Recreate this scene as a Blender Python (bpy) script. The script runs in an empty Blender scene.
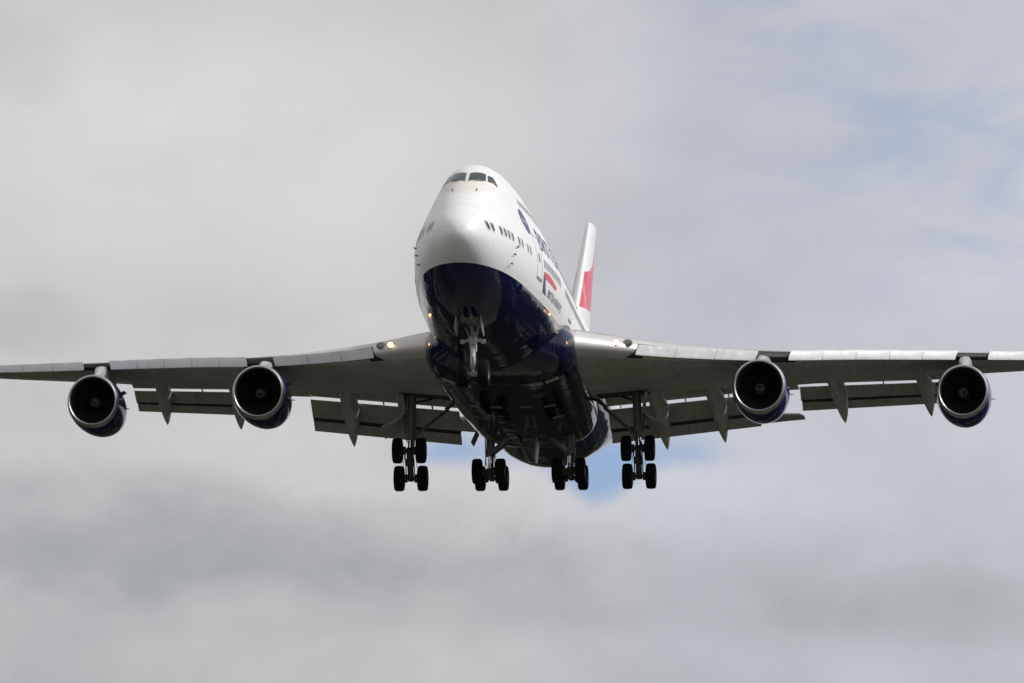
import bpy, bmesh, math
import numpy as np
from mathutils import Vector, Matrix, Euler

# ------------------------------------------------------------------ camera, sky, sun, exposure
SC = bpy.context.scene
COL = SC.collection
ELEV = math.radians(6.85)                      # the lens looks up at the aircraft on approach
CAM_POS = Vector((0.0, 0.0, 1.7))
FPX = 7629.189
cam = bpy.data.cameras.new('camera')
cam.sensor_width = 36.0
cam.lens = FPX / 1024.0 * 36.0
cam.clip_start = 0.5
cam.clip_end = 60000.0
cam_ob = bpy.data.objects.new('camera', cam)
COL.objects.link(cam_ob)
cam_ob.location = CAM_POS
cam_ob.rotation_euler = (math.radians(90) + ELEV, 0, 0)
SC.camera = cam_ob

SUN_DIR = Vector((0.78, -0.08, 0.62)).normalized()
SUN_EL = math.asin(SUN_DIR.z)
SUN_AZ = math.atan2(SUN_DIR.x, SUN_DIR.y)

world = bpy.data.worlds.new('World')
SC.world = world
world.use_nodes = True


class NT_:
    """tiny helper to write node graphs as expressions"""
    def __init__(self, tree):
        self.t = tree
        self.n = tree.nodes
        self.l = tree.links

    def new(self, kind, **kw):
        nd = self.n.new(kind)
        for k, v in kw.items():
            setattr(nd, k, v)
        return nd

    def put(self, sock, v):
        if hasattr(v, 'is_linked') or isinstance(v, bpy.types.NodeSocket):
            self.l.new(v, sock)
        else:
            sock.default_value = v

    def m(self, op, a, b=None, c=None):
        nd = self.new('ShaderNodeMath', operation=op)
        self.put(nd.inputs[0], a)
        if b is not None:
            self.put(nd.inputs[1], b)
        if c is not None:
            self.put(nd.inputs[2], c)
        return nd.outputs[0]

    def step(self, x, a, b, lo=0.0, hi=1.0, kind='SMOOTHSTEP'):
        nd = self.new('ShaderNodeMapRange', interpolation_type=kind)
        self.put(nd.inputs[0], x)
        for i, v in enumerate((a, b, lo, hi)):
            self.put(nd.inputs[1 + i], v)
        return nd.outputs[0]

    def mix(self, f, a, b):
        nd = self.new('ShaderNodeMix', data_type='RGBA')
        self.put(nd.inputs[0], f)
        self.put(nd.inputs[6], a)
        self.put(nd.inputs[7], b)
        return nd.outputs[2]

    def noise(self, vec, scale, detail=4.0, rough=0.55, dist=0.0):
        nd = self.new('ShaderNodeTexNoise')
        self.put(nd.inputs['Vector'], vec)
        nd.inputs['Scale'].default_value = scale
        nd.inputs['Detail'].default_value = detail
        nd.inputs['Roughness'].default_value = rough
        nd.inputs['Distortion'].default_value = dist
        return nd.outputs['Fac']

    def vmul(self, v, s):
        nd = self.new('ShaderNodeVectorMath', operation='MULTIPLY')
        self.put(nd.inputs[0], v)
        nd.inputs[1].default_value = s
        return nd.outputs[0]


def build_world():
    g = NT_(world.node_tree)
    g.n.clear()
    out = g.new('ShaderNodeOutputWorld')
    sky = g.new('ShaderNodeTexSky', sky_type='NISHITA')
    sky.sun_disc = False
    sky.sun_elevation = SUN_EL
    sky.sun_rotation = SUN_AZ
    sky.altitude = 20
    sky.dust_density = 0.3
    sky.ozone_density = 3.0
    bg_sky = g.new('ShaderNodeBackground')
    g.l.new(g.vmul(sky.outputs[0], (0.86, 0.90, 1.16)), bg_sky.inputs[0])
    bg_sky.inputs[1].default_value = 0.10
    tc = g.new('ShaderNodeTexCoord')
    vec = tc.outputs['Generated']
    sep = g.new('ShaderNodeSeparateXYZ')
    g.l.new(vec, sep.inputs[0])
    # azimuth / elevation in degrees, 0 azimuth straight along the approach path
    az = g.m('MULTIPLY', g.m('ARCTAN2', sep.outputs[0], sep.outputs[1]), 57.2958)
    el = g.m('MULTIPLY', g.m('ARCSINE', sep.outputs[2]), 57.2958)
    st = g.vmul(vec, (1.0, 1.0, 1.75))
    n1 = g.noise(st, 17.0, 3.0, 0.5, 0.3)
    n2 = g.noise(st, 46.0, 5.0, 0.56, 0.25)
    n3 = g.noise(g.vmul(vec, (1.0, 1.0, 2.4)), 9.0, 2.0, 0.5)

    def blob(a, e, ra, re, amp, warp=0.55):
        # one cloud bank (or gap) of the cloud field, its edge broken up by the fine noise
        da = g.m('DIVIDE', g.m('SUBTRACT', az, a), ra)
        de = g.m('DIVIDE', g.m('SUBTRACT', el, e), re)
        d = g.m('ADD', g.m('MULTIPLY', da, da), g.m('MULTIPLY', de, de))
        d = g.m('ADD', d, g.m('MULTIPLY', g.m('SUBTRACT', n2, 0.5), warp * 4))
        return g.m('MULTIPLY', g.step(d, 1.6, 0.0), amp)
    # cover: 1 closed cloud, 0 clear sky
    def bell(x, c, s):
        d = g.m('DIVIDE', g.m('SUBTRACT', x, c), s)
        return g.m('POWER', 2.71828, g.m('MULTIPLY', g.m('MULTIPLY', d, d), -0.5))
    # a low bank of cumulus with a notch in its top, blue showing through above the notch
    nb = g.noise(g.vmul(vec, (1.0, 1.0, 1.15)), 62.0, 8.0, 0.58, 0.4)
    top = g.m('SUBTRACT', 5.885, g.m('MULTIPLY', bell(az, 0.66, 0.26), 0.34))
    top = g.m('ADD', top, g.m('MULTIPLY', bell(az, -0.1, 0.30), 0.02))
    d = g.m('ADD', g.m('SUBTRACT', el, top), g.m('MULTIPLY', g.m('SUBTRACT', nb, 0.5), 0.50))
    where = g.m('ADD', bell(az, 0.62, 0.42), g.m('ADD', g.m('MULTIPLY', bell(az, -0.45, 0.22), 0.85), g.m('MULTIPLY', bell(az, 1.36, 0.16), 0.40)))
    gap = g.m('MULTIPLY', g.m('MULTIPLY', g.step(d, -0.06, 0.16), g.m('MINIMUM', where, 0.88)), g.step(el, 6.30, 5.98))
    # thin veil: ragged hints of blue over the right half and, faintly, everywhere
    nv = g.noise(g.vmul(vec, (1.0, 1.0, 2.6)), 38.0, 7.0, 0.55, 0.5)
    veil = g.m('MULTIPLY', g.step(nv, 0.40, 0.74, 0.0, 0.36), g.m('MULTIPLY', g.step(az, 0.1, 1.9), g.step(el, 6.9, 7.4)))
    gap = g.m('MAXIMUM', gap, veil)
    gap = g.m('ADD', gap, g.step(n1, 0.60, 0.85, 0.0, 0.20))
    cover = g.step(gap, 0.0, 1.0, 1.0, 0.0, 'LINEAR')
    # brightness of the cloud base
    lum = g.m('ADD', 0.590, g.m('MULTIPLY', g.m('SUBTRACT', n1, 0.5), 0.22))
    lum = g.m('ADD', lum, g.m('MULTIPLY', g.m('SUBTRACT', n2, 0.5), 0.10))
    lum = g.m('ADD', lum, g.m('MULTIPLY', g.m('SUBTRACT', n3, 0.5), 0.10))
    for b in BANKS:
        lum = g.m('ADD', lum, blob(*b))
    lum = g.m('ADD', lum, g.step(el, 6.1, 4.7, 0.0, -0.085))
    depth = g.m('MULTIPLY', d, -1.0)
    puff = g.m('MULTIPLY', g.step(depth, -0.15, 0.06), g.step(depth, 0.75, 0.10))
    lum = g.m('ADD', lum, g.m('MULTIPLY', g.m('MULTIPLY', puff, bell(az, 0.4, 1.0)), 0.08))
    lum = g.m('ADD', lum, g.m('MULTIPLY', g.m('SUBTRACT', nb, 0.5), g.step(el, 6.6, 5.6, 0.06, 0.13)))
    # thin cloud glows round the hidden part of the sky near the sun
    dot = g.new('ShaderNodeVectorMath', operation='DOT_PRODUCT')
    g.l.new(vec, dot.inputs[0])
    dot.inputs[1].default_value = SUN_DIR
    glow = g.step(dot.outputs['Value'], 0.70, 1.0, 0.0, 1.0)
    lum = g.m('ADD', lum, g.m('MULTIPLY', glow, 0.7))
    warm = g.mix(g.step(lum, 0.36, 0.58), (0.945, 0.980, 1.055, 1), (1.005, 0.990, 0.995, 1))
    warm = g.mix(g.step(az, -0.6, 1.3), warm, (0.955, 0.977, 1.060, 1))
    bg_c = g.new('ShaderNodeBackground')
    g.l.new(warm, bg_c.inputs[0])
    g.l.new(lum, bg_c.inputs[1])
    mx = g.new('ShaderNodeMixShader')
    g.l.new(cover, mx.inputs[0])
    g.l.new(bg_sky.outputs[0], mx.inputs[1])
    g.l.new(bg_c.outputs[0], mx.inputs[2])
    g.l.new(mx.outputs[0], out.inputs[0])


def ae(px, py):
    return ((px - 512) / FPX * 57.2958, math.degrees(ELEV) + (341.5 - py) / FPX * 57.2958)


# banks of the cloud field: azimuth, elevation, radii in degrees, strength
BANKS = [(-3.3, 5.40, 2.2, 0.55, -0.075, 0.7), (-1.6, 5.35, 2.3, 0.45, -0.05, 0.7), (-3.6, 7.0, 0.6, 0.25, -0.06, 0.7),
         (1.6, 5.1, 2.6, 0.35, -0.015, 0.5),
         (-2.0, 8.3, 2.2, 1.1, 0.08, 0.3), (3.2, 4.85, 1.2, 0.3, -0.05, 0.4), (-3.8, 9.0, 0.6, 0.4, -0.05, 0.7),
         (0.0, 4.45, 3.5, 0.25, 0.03, 0.4)]
build_world()

sun = bpy.data.lights.new('sun', 'SUN')
sun.energy = 2.8
sun.angle = math.radians(7.0)
sun.color = (1.0, 0.95, 0.88)
sun_ob = bpy.data.objects.new('sun', sun)
COL.objects.link(sun_ob)
sun_ob.rotation_euler = (-SUN_DIR).to_track_quat('-Z', 'Y').to_euler()

vs = SC.view_settings
SC.display_settings.display_device = 'sRGB'
vs.view_transform = 'Standard'
vs.look = 'None'
vs.exposure = 0.0
vs.gamma = 1.0
vs.use_curve_mapping = False
SC.render.engine = 'CYCLES'
SC.cycles.max_bounces = 8

# ------------------------------------------------------------------ the aircraft's frame
# aircraft coordinates in metres: X aft from the nose, Y to the aircraft's left wing, Z up; the mesh frame is (Y, X-32, Z+1)
YAW, PIT, ROL = 0.0968750, -0.1807084, 0.0054163
TX, TY, DIST = 0.4417982, 0.8114195, 362.2638


def aircraft_matrix():
    cy, sy, cp, sp, cr, sr = math.cos(YAW), math.sin(YAW), math.cos(PIT), math.sin(PIT), math.cos(ROL), math.sin(ROL)
    Ry = Matrix(((cy, 0, sy), (0, 1, 0), (-sy, 0, cy)))
    Rx = Matrix(((1, 0, 0), (0, cp, -sp), (0, sp, cp)))
    Rz = Matrix(((cr, -sr, 0), (sr, cr, 0), (0, 0, 1)))
    K = Matrix(((1, 0, 0), (0, 0, -1), (0, 1, 0)))          # mesh (Y,X,Z) -> right, down, depth
    R = Rz @ Rx @ Ry @ K
    Wc = Matrix(((1, 0, 0), (0, math.sin(ELEV), math.cos(ELEV)), (0, -math.cos(ELEV), math.sin(ELEV))))
    c = Vector((0.0, 2.0, -6.0))                             # base point (32,0,-1) relative to the reference (30,0,5)
    p = R @ c + Vector((TX, TY, DIST))
    M = (Wc @ R).to_4x4()
    M.translation = CAM_POS + Wc @ p
    return M


def loc(X, Y, Z):
    return Vector((Y, X - 32.0, Z + 1.0))

# ------------------------------------------------------------------ mesh helper
class MB:
    def __init__(self):
        self.v, self.f, self.mi = [], [], []

    def add(self, verts, faces, mi=0):
        o = len(self.v)
        self.v += [tuple(map(float, p)) for p in verts]
        self.f += [tuple(i + o for i in f) for f in faces]
        self.mi += [mi] * len(faces)
        return self

    def loft(self, rings, cap0=True, cap1=True, mi=0, closed=True, mis=None):
        n = len(rings[0])
        vs_, fs, ms = [], [], []
        for r in rings:
            vs_ += list(r)
        for i in range(len(rings) - 1):
            for j in range(n if closed else n - 1):
                k = (j + 1) % n
                fs.append((i * n + j, i * n + k, (i + 1) * n + k, (i + 1) * n + j))
                ms.append(mis[j] if mis else mi)
        if cap0:
            fs.append(tuple(range(n))[::-1]); ms.append(mi)
        if cap1:
            b = (len(rings) - 1) * n
            fs.append(tuple(range(b, b + n))); ms.append(mi)
        o = len(self.v)
        self.v += [tuple(map(float, p)) for p in vs_]
        self.f += [tuple(i + o for i in f) for f in fs]
        self.mi += ms
        return self

    def tube(self, p0, p1, r0, r1=None, seg=14, mi=0):
        r1 = r0 if r1 is None else r1
        p0, p1 = Vector(p0), Vector(p1)
        d = (p1 - p0).normalized()
        a = d.orthogonal().normalized()
        b = d.cross(a)
        rings = [[p + (a * math.cos(t) + b * math.sin(t)) * r for t in [2 * math.pi * k / seg for k in range(seg)]]
                 for p, r in ((p0, r0), (p1, r1))]
        return self.loft(rings, mi=mi)

    def beam(self, p0, p1, w, h, up=(0, 0, 1), mi=0, w1=None, h1=None, ch=0.2):
        p0, p1 = Vector(p0), Vector(p1)
        d = (p1 - p0).normalized()
        s = d.cross(Vector(up))
        s = s.normalized() if s.length > 1e-4 else d.orthogonal().normalized()
        u = s.cross(d).normalized()
        w1 = w if w1 is None else w1
        h1 = h if h1 is None else h1
        rings = []
        for p, ww, hh in ((p0, w, h), (p1, w1, h1)):
            c = ch * min(ww, hh)
            q = [(ww / 2 - c, hh / 2), (-ww / 2 + c, hh / 2), (-ww / 2, hh / 2 - c), (-ww / 2, -hh / 2 + c),
                 (-ww / 2 + c, -hh / 2), (ww / 2 - c, -hh / 2), (ww / 2, -hh / 2 + c), (ww / 2, hh / 2 - c)]
            rings.append([p + s * a + u * b for a, b in q])
        return self.loft(rings, mi=mi)

    def lathe(self, prof, axis='y', seg=48, mi=0, close=False, sx=1.0, sz=1.0, cap=False, mis=None):
        """profile of (along, radius); axis x runs across the aircraft, y fore and aft, z up"""
        rings = []
        for a, r in prof:
            ring = []
            for k in range(seg):
                t = 2 * math.pi * k / seg
                c, s = r * math.cos(t) * sx, r * math.sin(t) * sz
                ring.append((c, a, s) if axis == 'y' else ((a, c, s) if axis == 'x' else (c, s, a)))
            rings.append(ring)
        for i in range(len(rings) - 1):
            self.loft([rings[i], rings[i + 1]], False, False, mi if mis is None else mis[i])
        if cap:
            o = len(self.v)
            self.v += rings[0] + rings[-1]
            self.f += [tuple(range(o, o + seg))[::-1], tuple(range(o + seg, o + 2 * seg))]
            self.mi += [mi, mi]
        return self

    def build(self, name, mats, parent=None, at=None, sharp=38, weld=True):
        me = bpy.data.meshes.new(name)
        bm = bmesh.new()
        bv = [bm.verts.new(p) for p in self.v]
        for f, m_ in zip(self.f, self.mi):
            try:
                fc = bm.faces.new([bv[i] for i in f])
                fc.material_index = m_
                fc.smooth = True
            except ValueError:
                pass
        if weld:
            bmesh.ops.remove_doubles(bm, verts=bm.verts, dist=2e-4)
        bmesh.ops.recalc_face_normals(bm, faces=bm.faces)
        bm.to_mesh(me)
        bm.free()
        me.set_sharp_from_angle(angle=math.radians(sharp))
        for m_ in (mats if isinstance(mats, (list, tuple)) else [mats]):
            me.materials.append(m_)
        ob = bpy.data.objects.new(name, me)
        COL.objects.link(ob)
        if parent is not None:
            ob.parent = parent
        if at is not None:
            ob.location = at
        return ob


def copy_part(ob, parent, at=None, rot=None, scale=None):
    c = ob.copy()
    COL.objects.link(c)
    c.parent = parent
    if at is not None:
        c.location = at
    if rot is not None:
        c.rotation_euler = rot
    if scale is not None:
        c.scale = scale
    for ch in [o for o in bpy.data.objects if o.parent == ob]:
        copy_part(ch, c)
    return c


# ------------------------------------------------------------------ materials
def mat(name, col, rough=0.5, metal=0.0, coat=0.0, var=0.08, vscale=1.2, bump=0.0, bscale=8.0, spec=0.5, streak=0.0):
    m = bpy.data.materials.new(name)
    m.use_nodes = True
    g = NT_(m.node_tree)
    p = g.n['Principled BSDF']
    tc = g.new('ShaderNodeTexCoord')
    v = tc.outputs['Object']
    n = g.noise(v, vscale, 5.0, 0.6)
    f = g.step(n, 0.3, 0.7, 1.0 - var, 1.0 + var, 'LINEAR')
    if streak:
        s = g.noise(g.vmul(v, (3.0, 0.35, 1.0)), 2.0, 4.0, 0.6)
        f = g.m('MULTIPLY', f, g.step(s, 0.5, 0.75, 1.0, 1.0 - streak))
    sc = g.new('ShaderNodeVectorMath', operation='SCALE')
    sc.inputs[0].default_value = col
    g.l.new(f, sc.inputs['Scale'])
    g.l.new(sc.outputs[0], p.inputs['Base Color'])
    g.l.new(g.step(g.noise(v, vscale * 2.3, 4.0), 0.3, 0.7, rough * 0.85, rough * 1.15, 'LINEAR'), p.inputs['Roughness'])
    p.inputs['Metallic'].default_value = metal
    p.inputs['Coat Weight'].default_value = coat
    p.inputs['Coat Roughness'].default_value = 0.05
    p.inputs['Specular IOR Level'].default_value = spec
    if bump:
        b = g.new('ShaderNodeBump')
        b.inputs['Strength'].default_value = 1.0
        b.inputs['Distance'].default_value = bump
        g.l.new(g.noise(v, bscale, 2.0, 0.5), b.inputs['Height'])
        g.l.new(b.outputs[0], p.inputs['Normal'])
    return m


def emitter(name, col, strength):
    m = bpy.data.materials.new(name)
    m.use_nodes = True
    g = NT_(m.node_tree)
    p = g.n['Principled BSDF']
    p.inputs['Base Color'].default_value = (0.8, 0.8, 0.8, 1)
    p.inputs['Emission Color'].default_value = (*col, 1)
    p.inputs['Emission Strength'].default_value = strength
    return m


def livery(kind):
    """gloss paint: white above a straight cheat line, midnight blue belly below"""
    m = bpy.data.materials.new('livery_paint_' + kind)
    m.use_nodes = True
    g = NT_(m.node_tree)
    p = g.n['Principled BSDF']
    tc = g.new('ShaderNodeTexCoord')
    v = tc.outputs['Object']
    s = g.new('ShaderNodeSeparateXYZ')
    g.l.new(v, s.inputs[0])
    Y = s.outputs[0]
    X = g.m('ADD', s.outputs[1], 32.0)
    Z = g.m('SUBTRACT', s.outputs[2], 1.0)
    aY = g.m('ABSOLUTE', Y)
    white = (0.74, 0.74, 0.735, 1)
    blue = (0.004, 0.007, 0.040, 1) if kind == 'fuselage' else (0.004, 0.006, 0.026, 1)
    col = white
    if kind == 'fuselage':
        edge = g.m('ADD', 4.05, g.step(X, 15.5, 20.5, 0.0, 0.62))
        edge = g.m('ADD', edge, g.step(X, 45.0, 69.0, 0.0, 2.9, 'LINEAR'))
        belly = g.m('LESS_THAN', Z, edge)
        # primer coloured anti-glare panel under the flight deck windows
        rim = g.m('ADD', 7.50, g.m('MULTIPLY', g.m('MULTIPLY', Y, Y), 0.42))
        pan = g.m('MULTIPLY', g.m('GREATER_THAN', Z, rim), g.m('LESS_THAN', X, 5.2))
        pan = g.m('MULTIPLY', pan, g.m('LESS_THAN', Z, 8.95))
        col = g.mix(pan, col, (0.70, 0.675, 0.625, 1))
        # rain streaks and grime running aft, skin joints
        st_ = g.noise(g.vmul(v, (2.2, 0.22, 2.2)), 1.7, 5.0, 0.62)
        col = g.mix(g.step(st_, 0.5, 0.8, 0.0, 0.22), col, (0.50, 0.49, 0.45, 1))
        fr = g.m('FRACT', g.m('DIVIDE', g.m('ADD', X, 0.35), 2.54))
        seam = g.m('LESS_THAN', g.m('ABSOLUTE', g.m('SUBTRACT', fr, 0.5)), 0.004)
        zl = g.m('LESS_THAN', g.m('ABSOLUTE', g.m('SUBTRACT', g.m('FRACT', g.m('DIVIDE', Z, 1.22)), 0.5)), 0.006)
        seam = g.m('MAXIMUM', seam, zl)
        seam = g.m('MAXIMUM', seam, g.m('LESS_THAN', g.m('ABSOLUTE', g.m('SUBTRACT', X, 1.72)), 0.014))
        col = g.mix(g.m('MULTIPLY', seam, 0.42), col, (0.35, 0.35, 0.35, 1))
    elif kind == 'fin':
        d = g.m('MAXIMUM', g.m('SUBTRACT', X, 60.4), 0.0)
        up = g.m('ADD', 15.25, g.m('MULTIPLY', g.m('MULTIPLY', d, d), 0.044))
        e = g.m('MAXIMUM', g.m('SUBTRACT', X, 63.0), 0.0)
        lo = g.m('ADD', g.m('ADD', 12.75, g.m('MULTIPLY', g.m('SUBTRACT', X, 57.7), 0.12)), g.m('MULTIPLY', g.m('MULTIPLY', e, e), 0.035))
        red = g.m('MULTIPLY', g.m('LESS_THAN', Z, up), g.m('GREATER_THAN', Z, lo))
        le = g.m('ADD', 58.72, g.m('MULTIPLY', g.m('SUBTRACT', Z, 13.18), 1.378))
        red = g.m('MULTIPLY', red, g.m('GREATER_THAN', X, g.m('ADD', le, 0.3)))
        # pale bands slanting across the red flag panel
        wv = g.m('SINE', g.m('ADD', g.m('MULTIPLY', X, 1.5), g.m('MULTIPLY', Z, -0.55)))
        rc = g.mix(g.step(wv, 0.72, 1.0, 0.0, 0.45), (0.64, 0.026, 0.052, 1), (0.76, 0.32, 0.34, 1))
        col = g.mix(red, col, rc)
        belly = None
    else:
        belly = 1.0
    if kind == 'belly':
        fr = g.m('FRACT', g.m('DIVIDE', X, 1.6))
        sm = g.m('LESS_THAN', g.m('ABSOLUTE', g.m('SUBTRACT', fr, 0.5)), 0.008)
        fy = g.m('FRACT', g.m('DIVIDE', aY, 1.1))
        sm = g.m('MAXIMUM', sm, g.m('LESS_THAN', g.m('ABSOLUTE', g.m('SUBTRACT', fy, 0.5)), 0.010))
        oil = g.step(g.noise(g.vmul(v, (2.5, 0.2, 2.0)), 1.3, 6.0, 0.65), 0.50, 0.74, 0.0, 0.5)
    if belly is not None:
        n = g.noise(v, 0.7, 4.0)
        b2 = g.mix(g.step(n, 0.4, 0.75), blue, (0.007, 0.010, 0.036, 1))
        if belly == 1.0:
            col = g.mix(oil, b2, (0.022, 0.020, 0.016, 1))
            col = g.mix(g.m('MULTIPLY', sm, 0.7), col, (0.045, 0.045, 0.05, 1))
        else:
            col = g.mix(belly, col, b2)
        rw = 0.045
        r = g.step(g.noise(g.vmul(v, (1.5, 0.4, 1.5)), 1.2, 5.0), 0.35, 0.8, rw, 0.11)
        r = r if belly == 1.0 else g.m('ADD', r, g.step(belly, 0, 1, 0.30, 0.0))
        g.l.new(r, p.inputs['Roughness'])
    else:
        p.inputs['Roughness'].default_value = 0.25
    if isinstance(col, tuple):
        p.inputs['Base Color'].default_value = col
    else:
        g.l.new(col, p.inputs['Base Color'])
    if kind == 'fuselage':
        g.l.new(g.step(belly, 0, 1, 0.45, 0.40), p.inputs['Specular IOR Level'])
    else:
        p.inputs['Specular IOR Level'].default_value = 0.22 if kind == 'belly' else 0.4
    # skin panels pillow slightly between frames and stringers
    b = g.new('ShaderNodeBump')
    b.inputs['Strength'].default_value = 1.0
    b.inputs['Distance'].default_value = 0.022
    h = g.noise(g.vmul(v, (1.0, 0.7, 1.0)), 1.1, 2.0, 0.45)
    g.l.new(h, b.inputs['Height'])
    g.l.new(b.outputs[0], p.inputs['Normal'])
    return m


def wing_material(name, col):
    """grey wing skin: spanwise panel joints, access panels, oil and hydraulic streaks running aft"""
    m = bpy.data.materials.new(name)
    m.use_nodes = True
    g = NT_(m.node_tree)
    p = g.n['Principled BSDF']
    tc = g.new('ShaderNodeTexCoord')
    v = tc.outputs['Object']
    s = g.new('ShaderNodeSeparateXYZ')
    g.l.new(v, s.inputs[0])
    aY = g.m('ABSOLUTE', s.outputs[0])
    U = g.m('SUBTRACT', s.outputs[1], g.m('MULTIPLY', aY, 0.74))
    j = g.m('LESS_THAN', g.m('ABSOLUTE', g.m('SUBTRACT', g.m('FRACT', g.m('DIVIDE', U, 1.9)), 0.5)), 0.007)
    k = g.m('LESS_THAN', g.m('ABSOLUTE', g.m('SUBTRACT', g.m('FRACT', g.m('DIVIDE', aY, 3.1)), 0.5)), 0.004)
    j = g.m('MAXIMUM', j, k)
    st_ = g.noise(g.vmul(v, (2.4, 0.25, 1.0)), 1.5, 6.0, 0.65)
    bl = g.noise(v, 0.45, 5.0, 0.6)
    c = g.mix(g.step(bl, 0.35, 0.7), (col[0] * 0.76, col[1] * 0.75, col[2] * 0.70, 1), (*col, 1))
    c = g.mix(g.step(st_, 0.50, 0.76, 0.0, 0.58), c, (col[0] * 0.45, col[1] * 0.44, col[2] * 0.38, 1))
    c = g.mix(g.m('MULTIPLY', j, 0.5), c, (0.08, 0.08, 0.08, 1))
    # oval tank access panels in rows between the joints
    ex = g.m('DIVIDE', g.m('SUBTRACT', g.m('FRACT', g.m('DIVIDE', aY, 0.82)), 0.5), 0.33)
    ey = g.m('DIVIDE', g.m('SUBTRACT', g.m('FRACT', g.m('DIVIDE', g.m('ADD', U, 0.95), 1.9)), 0.5), 0.13)
    e = g.m('ADD', g.m('MULTIPLY', ex, ex), g.m('MULTIPLY', ey, ey))
    c = g.mix(g.m('MULTIPLY', g.m('LESS_THAN', e, 1.0), 0.16), c, (col[0] * 0.5, col[1] * 0.5, col[2] * 0.5, 1))
    c = g.mix(g.m('MULTIPLY', g.m('MULTIPLY', g.m('LESS_THAN', e, 1.25), g.m('GREATER_THAN', e, 1.0)), 0.30), c, (0.06, 0.06, 0.055, 1))
    # pale scuffs behind the leading edge
    sc2 = g.noise(g.vmul(v, (0.5, 1.6, 1.0)), 1.1, 6.0, 0.7)
    c = g.mix(g.step(sc2, 0.60, 0.74, 0.0, 0.35), c, (0.56, 0.55, 0.52, 1))
    g.l.new(c, p.inputs['Base Color'])
    g.l.new(g.step(st_, 0.3, 0.7, 0.32, 0.5), p.inputs['Roughness'])
    b = g.new('ShaderNodeBump')
    b.inputs['Distance'].default_value = 0.012
    g.l.new(g.noise(v, 1.6, 2.0), b.inputs['Height'])
    g.l.new(b.outputs[0], p.inputs['Normal'])
    return m


M_FUS = livery('fuselage')
M_BELLY = livery('belly')
M_FIN = livery('fin')
M_WING = wing_material('wing_grey', (0.44, 0.436, 0.42))
M_FLAP = wing_material('flap_grey', (0.37, 0.366, 0.345))
M_KRU = mat('krueger_paint', (0.44, 0.45, 0.46), 0.58, var=0.06, streak=0.15)
M_LE = mat('polished_leading_edge', (0.54, 0.53, 0.51), 0.46, 0.25, var=0.05, vscale=0.8, bump=0.004, bscale=2.0)
M_SLAT = mat('slat_paint', (0.60, 0.61, 0.62), 0.46, var=0.05, streak=0.12)
M_FAIR = mat('fairing_paint', (0.36, 0.355, 0.33), 0.38, var=0.10, streak=0.25)
M_LIP = mat('bare_inlet_lip', (0.43, 0.43, 0.43), 0.38, 1.0, var=0.05)
M_NAC = mat('nacelle_blue', (0.006, 0.013, 0.085), 0.10, spec=0.18, var=0.15, vscale=1.0, bump=0.006, bscale=1.6)
M_PYL = mat('pylon_paint', (0.36, 0.37, 0.38), 0.3, var=0.06, streak=0.2)
M_DUCT = mat('inlet_duct', (0.028, 0.028, 0.029), 0.55, var=0.15)
M_FAN = mat('fan_titanium', (0.05, 0.05, 0.052), 0.45, 0.6, var=0.1)
M_SPIN = mat('spinner_black', (0.015, 0.015, 0.016), 0.4)
M_SWIRL = mat('spinner_swirl', (0.22, 0.22, 0.215), 0.5)
M_EXH = mat('exhaust_metal', (0.25, 0.23, 0.21), 0.4, 0.9, var=0.15)
M_RUB = mat('tyre_rubber', (0.009, 0.009, 0.009), 0.9, var=0.2, vscale=6, spec=0.1)
M_RIM = mat('wheel_metal', (0.16, 0.16, 0.155), 0.45, 0.5, var=0.12)
M_GEAR = mat('gear_grey', (0.15, 0.15, 0.142), 0.45, var=0.2, vscale=5)
M_GEARL = mat('gear_pale', (0.30, 0.30, 0.28), 0.4, var=0.15, vscale=5)
M_GEARN = mat('nose_gear_paint', (0.42, 0.42, 0.40), 0.35, var=0.2, vscale=6)
M_GEARD = mat('gear_dark', (0.035, 0.035, 0.033), 0.6, var=0.3, vscale=5)  # darker gear grey for the bogies
M_CHROME = mat('oleo_chrome', (0.85, 0.85, 0.86), 0.12, 1.0, var=0.02)
M_SHADE = mat('opening_shade', (0.016, 0.016, 0.015), 0.7, var=0.3, vscale=4)  # near-black: the shade inside openings is put into the colour
M_GLASS = mat('flight_deck_glass', (0.022, 0.038, 0.046), 0.08, spec=0.35, var=0.1, vscale=0.6)
M_FRAME = mat('window_frame', (0.55, 0.50, 0.42), 0.4)
M_WIN = mat('cabin_window_glass', (0.050, 0.050, 0.052), 0.2, var=0.2)
M_TEXT = mat('lettering_blue', (0.045, 0.045, 0.13), 0.35)
M_LOGO = mat('logo_violet', (0.055, 0.035, 0.155), 0.35)
M_RED = mat('ribbon_red', (0.60, 0.035, 0.055), 0.35)
M_RIBB = mat('ribbon_blue', (0.025, 0.035, 0.115), 0.35)
M_WHITE = mat('decal_white', (0.75, 0.75, 0.75), 0.35)
M_SEAM = mat('door_seam', (0.20, 0.20, 0.20), 0.5)
M_BLACK = mat('black_rubber', (0.02, 0.02, 0.02), 0.6)
M_LAMP = emitter('landing_light_glow', (1.0, 0.48, 0.15), 15.0)
M_LENS = mat('unlit_lens', (0.16, 0.20, 0.20), 0.08, coat=0.5)


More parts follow.
